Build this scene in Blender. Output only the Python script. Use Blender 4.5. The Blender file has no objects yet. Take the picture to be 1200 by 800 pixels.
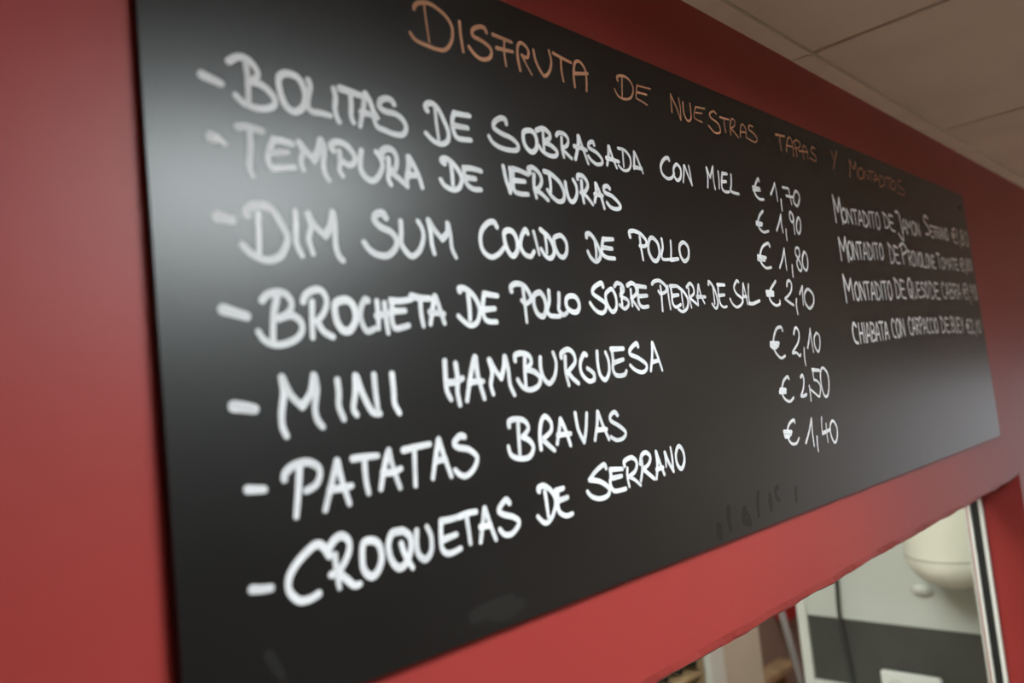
import bpy, bmesh, math, random
from mathutils import Vector, Matrix
random.seed(4)
S = bpy.context.scene
C = S.collection
CAMZ = 1.955                      # camera height; all "z below/above camera" numbers add this
WY = 0.44                         # front face of the red wall
CEIL = 2.40

# ------------------------------------------------------------------ camera
cd = bpy.data.cameras.new('camera'); cam = bpy.data.objects.new('camera', cd); C.objects.link(cam)
R = [[0.6986003769778486, -0.7084290175045135, -0.10042828507944111],
     [0.012432813270517866, -0.12831864090063325, 0.9916550567367642],
     [0.7154040385967837, 0.6940192025837643, 0.08083568521641751]]
cam.matrix_world = Matrix(((R[0][0], R[1][0], -R[2][0], 0), (R[0][1], R[1][1], -R[2][1], 0),
                           (R[0][2], R[1][2], -R[2][2], CAMZ), (0, 0, 0, 1)))
cd.sensor_width = 36; cd.lens = 918.71/1200*36
cd.clip_start = 0.02
cd.dof.use_dof = True; cd.dof.focus_distance = 0.86; cd.dof.aperture_fstop = 3.6
S.camera = cam

# ------------------------------------------------------------------ world, daylight, exposure
w = bpy.data.worlds.new('world'); S.world = w; w.use_nodes = True
w.node_tree.nodes['Background'].inputs[0].default_value = (0.75, 0.85, 1.0, 1)
w.node_tree.nodes['Background'].inputs[1].default_value = 0.3
S.view_settings.view_transform = 'Standard'; S.view_settings.look = 'None'
S.view_settings.gamma = 1.0; S.view_settings.use_curve_mapping = False
S.view_settings.exposure = 0.28
LAMP = 30.0          # radiance of the bar's ceiling panel
KLAMP = 15.0          # radiance of the unseen panel lamp added in the kitchen

# ------------------------------------------------------------------ helpers
def nodes(name):
    m = bpy.data.materials.new(name); m.use_nodes = True
    nt = m.node_tree; b = nt.nodes['Principled BSDF']
    return m, nt, b
def mat(name, col, rough=0.5, spec=0.5, metal=0.0, var=0.0, scale=20, bump=0.0, bscale=200, coat=0.0):
    m, nt, b = nodes(name)
    b.inputs['Base Color'].default_value = (*col, 1); b.inputs['Roughness'].default_value = rough
    b.inputs['Specular IOR Level'].default_value = spec; b.inputs['Metallic'].default_value = metal
    b.inputs['Coat Weight'].default_value = coat
    tc = nt.nodes.new('ShaderNodeTexCoord')
    if var:
        n = nt.nodes.new('ShaderNodeTexNoise'); n.inputs['Scale'].default_value = scale; n.inputs['Detail'].default_value = 5
        r = nt.nodes.new('ShaderNodeValToRGB')
        r.color_ramp.elements[0].position = .3; r.color_ramp.elements[1].position = .7
        r.color_ramp.elements[0].color = (*[c*(1-var) for c in col], 1)
        r.color_ramp.elements[1].color = (*[min(1, c*(1+var)) for c in col], 1)
        nt.links.new(tc.outputs['Object'], n.inputs['Vector']); nt.links.new(n.outputs[0], r.inputs[0])
        nt.links.new(r.outputs[0], b.inputs['Base Color'])
    if bump:
        n = nt.nodes.new('ShaderNodeTexNoise'); n.inputs['Scale'].default_value = bscale; n.inputs['Detail'].default_value = 4
        bp = nt.nodes.new('ShaderNodeBump'); bp.inputs['Strength'].default_value = bump; bp.inputs['Distance'].default_value = .002
        nt.links.new(tc.outputs['Object'], n.inputs['Vector']); nt.links.new(n.outputs[0], bp.inputs['Height'])
        nt.links.new(bp.outputs[0], b.inputs['Normal'])
    return m
def emit(name, col, s):
    m, nt, b = nodes(name)
    b.inputs['Base Color'].default_value = (.8, .8, .8, 1)
    b.inputs['Emission Color'].default_value = (*col, 1); b.inputs['Emission Strength'].default_value = s
    return m
def box(bm, x0, x1, y0, y1, z0, z1, bev=0):
    vs = [bm.verts.new((x, y, z)) for z in (z0, z1) for y in (y0, y1) for x in (x0, x1)]
    fs = [bm.faces.new([vs[i] for i in f]) for f in ((0,2,3,1),(4,5,7,6),(0,1,5,4),(2,6,7,3),(0,4,6,2),(1,3,7,5))]
    if bev:
        es = list({e for f in fs for e in f.edges})
        bmesh.ops.bevel(bm, geom=es, offset=bev, segments=3, affect='EDGES', clamp_overlap=True)
def lathe(bm, prof, cx, cy, n=32):
    rings = []
    for r, z in prof:
        rings.append([bm.verts.new((cx+r*math.cos(2*math.pi*i/n), cy+r*math.sin(2*math.pi*i/n), z)) for i in range(n)])
    for a, b in zip(rings, rings[1:]):
        for i in range(n): bm.faces.new((a[i], a[(i+1) % n], b[(i+1) % n], b[i]))
    bm.faces.new(rings[0][::-1]); bm.faces.new(rings[-1])
def tube(bm, pts, r, n=10):
    rings = []
    P = [Vector(p) for p in pts]
    for i, p in enumerate(P):
        t = (P[min(i+1, len(P)-1)]-P[max(i-1, 0)]).normalized()
        a = t.orthogonal().normalized() if i == 0 else (a-t*a.dot(t)).normalized()
        b = t.cross(a)
        rings.append([bm.verts.new(p+a*r*math.cos(2*math.pi*k/n)+b*r*math.sin(2*math.pi*k/n)) for k in range(n)])
    for A, B in zip(rings, rings[1:]):
        for i in range(n): bm.faces.new((A[i], A[(i+1) % n], B[(i+1) % n], B[i]))
    bm.faces.new(rings[0][::-1]); bm.faces.new(rings[-1])
def crom(pts, n=7):
    if len(pts) < 3: 
        return [tuple(pts[0][k]+(pts[-1][k]-pts[0][k])*i/n for k in range(len(pts[0]))) for i in range(n+1)]
    out = []; closed = pts[0] == pts[-1]
    for i in range(len(pts)-1):
        p1, p2 = pts[i], pts[i+1]
        p0 = pts[i-1] if i else (pts[-2] if closed else p1)
        p3 = pts[i+2] if i+2 < len(pts) else (pts[1] if closed else p2)
        for k in range(n):
            t = k/n
            out.append(tuple(.5*(2*b+(c-a)*t+(2*a-5*b+4*c-d)*t*t+(3*b-a-3*c+d)*t**3) for a, b, c, d in zip(p0, p1, p2, p3)))
    out.append(tuple(pts[-1])); return out
def obj(name, bm, m, parent=None, smooth=False, **kw):
    me = bpy.data.meshes.new(name); bmesh.ops.recalc_face_normals(bm, faces=bm.faces[:]) if kw.pop('recalc', True) else None
    bm.to_mesh(me); bm.free()
    if m: me.materials.append(m)
    if smooth:
        for p in me.polygons: p.use_smooth = len(p.vertices) <= 4
    o = bpy.data.objects.new(name, me); C.objects.link(o)
    if parent: o.parent = parent; o.matrix_parent_inverse = parent.matrix_world.inverted()
    for k, v in kw.items(): o[k] = v
    return o
def thing(name, label, cat, loc, group=None):
    o = bpy.data.objects.new(name, None); C.objects.link(o); o.location = loc
    o.matrix_world = Matrix.Translation(loc)
    o['label'] = label; o['category'] = cat
    if group: o['group'] = group
    return o
def BX(name, m, dims, parent=None, bev=0, **kw):
    bm = bmesh.new(); box(bm, *dims, bev); return obj(name, bm, m, parent, **kw)

# ------------------------------------------------------------------ materials
RED = mat('red_satin_wall_paint', (.31, .034, .030), rough=.46, spec=.32, var=.05, scale=3, bump=.06, bscale=160)
TILE = mat('ceiling_tile_board', (.80, .725, .60), rough=.85, var=.05, scale=6, bump=.3, bscale=300)
TRIMC = mat('ceiling_trim_metal', (.86, .78, .66), rough=.6, var=.05)
VOID = mat('ceiling_void', (.05, .045, .035), rough=.9)
CREAM = mat('cream_plaster', (.62, .56, .44), rough=.8, var=.05, scale=4)
PALE = mat('pale_grey_wall', (.62, .65, .60), rough=.6, var=.03, scale=4)
DARKB = mat('dark_grey_splashback', (.075, .075, .068), rough=.35, var=.15, scale=6)
WHITE = mat('white_lacquer', (.78, .80, .75), rough=.35, var=.02)
BLACKR = mat('black_rubber', (.012, .013, .012), rough=.5, var=.1)
FLOOR = mat('pale_floor_tile', (.42, .34, .26), rough=.4, var=.2, scale=3)
BOARDM = mat('blackboard_film', (.0062, .0058, .0058), rough=.335, spec=.44, var=.15, scale=9)
BROWN = mat('brown_pink_plaster', (.30, .22, .18), rough=.8, var=.1, scale=4)
TAUPE = mat('taupe_plaster', (.20, .175, .15), rough=.8, var=.05, scale=4)
WOOD = mat('tan_wood', (.42, .30, .17), rough=.55, var=.2, scale=14)

def chalk(name, col, dim):
    """liquid chalk: streaks run along the stroke (UV: u across, v along, both in millimetres)"""
    m, nt, b = nodes(name)
    uv = nt.nodes.new('ShaderNodeUVMap'); uv.uv_map = 'UVMap'; mp = nt.nodes.new('ShaderNodeMapping')
    mp.inputs['Scale'].default_value = (1.6, .12, 1)
    n = nt.nodes.new('ShaderNodeTexNoise'); n.inputs['Scale'].default_value = 1.0; n.inputs['Detail'].default_value = 3
    r = nt.nodes.new('ShaderNodeValToRGB')
    r.color_ramp.elements[0].position = .0; r.color_ramp.elements[1].position = 1.0
    r.color_ramp.elements[0].color = (*[c*dim for c in col], 1); r.color_ramp.elements[1].color = (*col, 1)
    nt.links.new(uv.outputs[0], mp.inputs[0]); nt.links.new(mp.outputs[0], n.inputs['Vector'])
    u2 = nt.nodes.new('ShaderNodeUVMap'); u2.uv_map = 'edge'; sp = nt.nodes.new('ShaderNodeSeparateXYZ')
    nt.links.new(u2.outputs[0], sp.inputs[0])
    def M(op, a, b_):
        q = nt.nodes.new('ShaderNodeMath'); q.operation = op
        for i, x in enumerate((a, b_)):
            if isinstance(x, (int, float)): q.inputs[i].default_value = x
            else: nt.links.new(x, q.inputs[i])
        return q.outputs[0]
    e = M('MULTIPLY', M('ABSOLUTE', M('SUBTRACT', sp.outputs[0], .5), 0), 2)      # 0 mid-stroke, 1 at its edge
    e = M('MULTIPLY', M('POWER', e, 2.2), .28)
    cov = M('ADD', M('ADD', M('MULTIPLY', n.outputs[0], 1.05), -.30), M('ADD', e, sp.outputs[1]))
    nt.links.new(cov, r.inputs[0]); nt.links.new(r.outputs[0], b.inputs['Base Color'])
    b.inputs['Roughness'].default_value = .75; b.inputs['Specular IOR Level'].default_value = .25
    return m
CHALKW = chalk('white_liquid_chalk', (.95, .96, .985), .44)
CHALKO = chalk('salmon_liquid_chalk', (.84, .42, .25), .30)
GHOST = mat('wiped_chalk_film', (.006, .005, .0045), rough=.42, spec=.28)
GHOSTL = mat('pale_wiped_chalk', (.0095, .0097, .0093), rough=.40)

# ------------------------------------------------------------------ setting: bar room
XL, XR, YB_, T = -2.6, 6.2, -3.6, .115     # room extents, thickness of the red wall
HL, HR, HZ0, HZ1 = .20, 1.991, 1.03, CAMZ-.266  # serving hatch
def red_wall():
    bm = bmesh.new()
    box(bm, XL, HL, WY, WY+T, 0, CEIL); box(bm, HR, XR, WY, WY+T, 0, CEIL); box(bm, HL, HR, WY, WY+T, 0, HZ0)
    # lintel with a hand-plastered, slightly ragged lower edge
    n = 150; rows = []
    nz = 0
    for i in range(n+1):
        x = HL+(HR-HL)*i/n
        nz = .75*nz+random.uniform(-.0005, .0005)
        e = HZ1+nz+.0005*math.sin(x*23)+.0004*math.sin(x*61+1)
        f = .0008*math.sin(x*41)+random.uniform(-.0004, .0004)
        rows.append([bm.verts.new(p) for p in ((x, WY, CEIL), (x, WY, e+.012), (x, WY+.0015-f, e+.004), (x, WY+.005+f, e),
                                               (x, WY+T, e+.001), (x, WY+T, CEIL))])
    for a, b in zip(rows, rows[1:]):
        for k in range(5): bm.faces.new((a[k], b[k], b[k+1], a[k+1]))
        bm.faces.new((a[5], b[5], b[0], a[0]))
    bm.faces.new(rows[0]); bm.faces.new(rows[-1][::-1])
    return obj('wall_back', bm, RED, kind='structure')
wall = red_wall()
BX('wall_left', RED, (XL-.1, XL, YB_, WY, 0, CEIL), kind='structure')
BX('wall_front', TAUPE, (XL-.1, XR+.1, YB_-.1, YB_, 0, CEIL), kind='structure')
BX('floor', FLOOR, (XL-.1, XR+.1, YB_-.1, 3.2, -.1, 0), kind='structure')
# right-hand end wall with the glazed street door / shop window that gives the low daylight glare
WD = dict(y0=-1.45, y1=.15, z0=.2, z1=1.9)
bm = bmesh.new()
box(bm, XR, XR+.1, YB_, WD['y0'], 0, CEIL); box(bm, XR, XR+.1, WD['y1'], WY+T, 0, CEIL)
box(bm, XR, XR+.1, WD['y0'], WD['y1'], 0, WD['z0']); box(bm, XR, XR+.1, WD['y0'], WD['y1'], WD['z1'], CEIL)
obj('wall_right', bm, CREAM, kind='structure')
wf = bmesh.new()
for y in (WD['y0'], (WD['y0']+WD['y1'])/2-.02, WD['y1']-.04): box(wf, XR+.02, XR+.07, y, y+.04, WD['z0'], WD['z1'])
for z in (WD['z0'], WD['z1']-.04): box(wf, XR+.02, XR+.07, WD['y0'], WD['y1'], z, z+.04)
win = obj('window_1', wf, WHITE, kind='structure')
ld = bpy.data.lights.new('daylight', 'AREA'); ld.shape = 'RECTANGLE'; ld.size = 1.5; ld.size_y = 1.7
ld.energy = 7.5; ld.color = (1.0, .97, 1.0)
lo = bpy.data.objects.new('daylight', ld); C.objects.link(lo)
lo.location = (XR+.3, -.65, 1.05); lo.rotation_euler = (math.radians(90), 0, math.radians(90))

# ceiling: dark void slab, tiles with open joints, perimeter trim
ceil = BX('ceiling', VOID, (XL-.1, XR+.1, YB_-.1, 3.2, CEIL+.012, CEIL+.1), kind='structure')
seamx, seamy, g = 1.080, .4125, .0034
TP = .598
tile_me = None
lampcells = {(-1, -1), (-2, -1)}
ix0 = int((XL-seamx)/TP)-1
for i in range(ix0, int((XR-seamx)/TP)+1):
    for j in range(-7, 0):
        x0, y0 = seamx+i*TP, seamy+j*TP
        x1 = min(x0+TP, XR); y1 = y0+TP; xa = max(x0, XL); ya = max(y0, YB_)
        if x1-xa < .05 or y1-ya < .05: continue
        if tile_me is None:
            bm = bmesh.new(); box(bm, g, TP-g, g, TP-g, 0, .011, .0015)
            tile_me = bpy.data.meshes.new('ceiling_tile'); bm.to_mesh(tile_me); bm.free(); tile_me.materials.append(TILE)
        if abs(x1-xa-TP) < 1e-6 and abs(y1-ya-TP) < 1e-6:
            o = bpy.data.objects.new('ceiling_tile', tile_me); C.objects.link(o); o.location = (x0, y0, CEIL)
            o.parent = ceil
        else:
            BX('ceiling_tile', TILE, (xa+g, x1-g, ya+g, y1-g, CEIL, CEIL+.011), ceil)
# perimeter angle along the red wall, in butted lengths, with a raised painted lip
x = XL
k = 0
for L in (1.9, 1.78, 1.45, 1.3, 1.7, .67):
    bm = bmesh.new(); box(bm, x, x+L-.002, seamy+.001, WY, CEIL-.001+.0008*(k % 2), CEIL+.009)
    box(bm, x, x+L-.002, seamy-.0015, seamy+.0015, CEIL-.0035+.001*(k % 2), CEIL+.004)
    obj('ceiling_trim', bm, TRIMC, ceil); x += L; k += 1

# ceiling lamp over the counter: shallow tray with an opal diffuser
def ceiling_lamp(label, x0, x1, y0, y1, s, col, zt=CEIL, dep=.05):
    t = thing('ceiling_light', label, 'light', ((x0+x1)/2, (y0+y1)/2, zt))
    d = dep
    bm = bmesh.new(); box(bm, x0, x1, y0, y0+.012, zt-d, zt-.001); box(bm, x0, x1, y1-.012, y1, zt-d, zt-.001)
    box(bm, x0, x0+.012, y0+.012, y1-.012, zt-d, zt-.001); box(bm, x1-.012, x1, y0+.012, y1-.012, zt-d, zt-.001)
    obj('frame', bm, WHITE, t)
    BX('diffuser', emit('opal_diffuser', col, s), (x0+.012, x1-.012, y0+.012, y1-.012, zt-.006, zt-.003), t)
    return t
ceiling_lamp('opal ceiling panel lamp above the counter in front of the board', 0.34, 0.86, -.64, -.10, LAMP, (.90, .98, 1.0))

ceiling_lamp('unseen fill panel added over the left rear of the bar room', -1.3, -.7, -2.6, -2.0, 9, (.95, .98, 1.0))  # added fill, raises the bounce light in the bar room
ceiling_lamp('unseen fill panel added over the right rear of the bar room', 4.3, 4.9, -2.8, -2.2, 46, (1.0, .97, .93))  # added fill, brightens the ceiling and what the board's right end reflects

# ------------------------------------------------------------------ setting: kitchen behind the hatch
KX = 2.42
bm = bmesh.new(); box(bm, KX, KX+.08, WY+T, 1.185, 0, CEIL)
kw = obj('wall_kitchen', bm, PALE, kind='structure')
BX('corner_trim', WHITE, (KX-.012, KX+.09, 1.170, 1.200, 0, CEIL-.01), kw)
BX('splashback', DARKB, (KX-.004, KX, WY+T+.001, 1.169, CAMZ-.945, CAMZ-.750), kw)
BX('ledge_strip', WHITE, (KX-.012, KX, WY+T+.001, 1.169, CAMZ-.975, CAMZ-.946), kw)
bm = bmesh.new(); yy = (WY+T+.0005, WY+T+.011)
for q in ((-.6, HL-.03, *yy, 0, CEIL), (HR+.02, KX, *yy, 0, CEIL), (HL-.03, HR+.02, *yy, 0, HZ0-.02), (HL-.03, HR+.02, *yy, HZ1+.02, CEIL)): box(bm, *q)
obj('wall_kitchen_front', bm, PALE, kind='structure')  # unseen pale facing, added to keep red bounce off the water heater
BX('wall_kitchen_back', BROWN, (-.6, 4.4, 2.0, 2.1, 0, CEIL), kind='structure')
BX('wall_kitchen_left', PALE, (-.7, -.6, WY+T, 2.1, 0, CEIL), kind='structure')
BX('wall_kitchen_right', BROWN, (4.4, 4.5, WY+T, 2.1, 0, CEIL), kind='structure')
BX('ceiling_kitchen', PALE, (-.6, 4.4, WY+T, 2.0, CEIL, CEIL+.011), kind='structure')
BX('wall_pier', CREAM, (2.560, 2.842, 1.584, 1.99, 0, CEIL-.01), kind='structure')
BX('trim_1', WHITE, (2.462, 2.556, 1.575, 1.66, 0, CEIL-.01), kind='structure')

# hatch frame: white profile, black brush gasket, thin white inner profile, on both reveals and the sill
def prof(y0, y1, d):
    return [(HR-d, HR, y0, y1, HZ0+d, HZ1-.02), (HL, HL+d, y0, y1, HZ0+d, HZ1-.02), (HL, HR, y0, y1, HZ0, HZ0+d)]
fr = None
for nm, m, y0, y1, d in (('outer_profile', WHITE, .519, .5265, .010), ('gasket', BLACKR, .5265, .5430, .006), ('inner_profile', WHITE, .5430, .5490, .012)):
    bm = bmesh.new()
    for b_ in prof(y0, y1, d): box(bm, *b_)
    if fr is None: fr = obj('window_2', bm, m, kind='structure')
    else: obj(nm, bm, m, fr)

ceiling_lamp('unseen panel lamp added in the kitchen behind the hatch', 0.5, 1.4, .60, 1.15, KLAMP, (.97, 1.0, .93), dep=.02)  # unseen lamp, added and placed to light the water heater's near side
ceiling_lamp('unseen fill panel added over the kitchen passage', 2.75, 3.35, .95, 1.45, 13, (1.0, .97, .90), dep=.02)  # added fill for the cream pier and the brown wall at the back

# ------------------------------------------------------------------ menu board
def YF(z): return .4345-.008*(.344-z)      # the board leans out a little towards its lower edge (z relative to camera height)
ZB, ZT = CAMZ-.1615, CAMZ+.3436
bx0, bx1 = .1712, 1.8475
board = thing('menu_board', 'long black menu board with handwritten white and salmon chalk, on the red wall', 'menu board', ((bx0+bx1)/2, WY, ZB))
bm = bmesh.new(); rc = .006
pts = []
for cx, cz, a0 in ((bx1-rc, ZT-rc, 0), (bx0+rc, ZT-rc, 90), (bx0+rc, ZB+rc, 180), (bx1-rc, ZB+rc, 270)):
    for k in range(5):
        a = math.radians(a0+k*22.5); pts.append((cx+rc*math.cos(a), cz+rc*math.sin(a)))
f = bm.faces.new([bm.verts.new((x, YF(z-CAMZ), z)) for x, z in pts])
r = bmesh.ops.extrude_face_region(bm, geom=[f]); 
for v in r['geom']:
    if isinstance(v, bmesh.types.BMVert): v.co.y = WY-.0002
panel = obj('panel', bm, BOARDM, board)
bm = bmesh.new()
sx, sz = 1.8130, CAMZ+.3132
vs = []
for rr, dy in ((.0042, 0), (.0036, .0012), (.0014, .0012), (.0010, .0003)):
    vs.append([bm.verts.new((sx+rr*math.cos(a*math.pi/8), YF(.313)-dy, sz+rr*math.sin(a*math.pi/8))) for a in range(16)])
for A, B in zip(vs, vs[1:]):
    for i in range(16): bm.faces.new((A[i], A[(i+1) % 16], B[(i+1) % 16], B[i]))
bm.faces.new(vs[-1])
obj('screw', bm, BLACKR, board)

SW = 4.55           # pen width in millimetres
def stroke(bm, uvl, P, lay, width=SW, nib=True, edl=None):
    op = random.uniform(.10, .36)
    w0 = P[0]*width*(1-.20*min(1, max(0, (P[1]-420)/450)))
    pts = [(P[i], P[i+1]) for i in range(1, len(P), 2)]
    ln = sum(math.dist(a, b) for a, b in zip(pts, pts[1:]))
    c = crom(pts, 6 if len(pts) > 2 else 6)
    # drop coincident points
    q = [c[0]]
    for p in c[1:]:
        if math.dist(p, q[-1]) > .25: q.append(p)
    if len(q) < 2: q.append((q[0][0]+.3, q[0][1]))
    closed = math.dist(q[0], q[-1]) < .5 and len(q) > 6
    def V(x, z, u, v): 
        vv = bm.verts.new((x/1000, YF(z/1000)-.00015-lay*.000012, CAMZ+z/1000)); uvd[vv] = (u, v); return vv
    uvd = {}
    L = []; s = random.uniform(0, 500); n = len(q)
    off = random.uniform(0, 50)
    for i, p in enumerate(q):
        a = q[i-1] if i else (q[-2] if closed else p); b = q[i+1] if i < n-1 else (q[1] if closed else p)
        dx, dz = b[0]-a[0], b[1]-a[1]; l = math.hypot(dx, dz) or 1; dx /= l; dz /= l
        ww = w0*(.90+.16*abs(dx) if nib else 1)/2
        t = i/(n-1)
        if not closed: ww *= 1-.16*t                     # the pen lifts towards the end
        if i: s += math.dist(p, q[i-1])
        L.append((V(p[0]-dz*ww, p[1]+dx*ww, off, s), V(p[0]+dz*ww, p[1]-dx*ww, off+2*ww, s), p, dx, dz, ww, s))
    fs = []
    for A, B in zip(L, L[1:]): fs.append(bm.faces.new((A[0], B[0], B[1], A[1])))
    if not closed:
        for (a, b, p, dx, dz, ww, s_), sg in ((L[0], -1), (L[-1], 1)):
            arc = [a]
            for k in range(1, 6):
                th = math.pi*k/6
                ox = -dz*math.cos(th)+sg*dx*math.sin(th); oz = dx*math.cos(th)+sg*dz*math.sin(th)
                arc.append(V(p[0]+ox*ww, p[1]+oz*ww, off+ww-ww*math.cos(th), s_+sg*ww*math.sin(th)))
            arc.append(b); fs.append(bm.faces.new(arc))
    for f in fs:
        f.normal_update()
        if f.normal.y > 0: f.normal_flip()
        for lp in f.loops:
            lp[uvl].uv = uvd[lp.vert]
            if edl: lp[edl].uv = ((uvd[lp.vert][0]-off)/w0*1.0, op)
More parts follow.
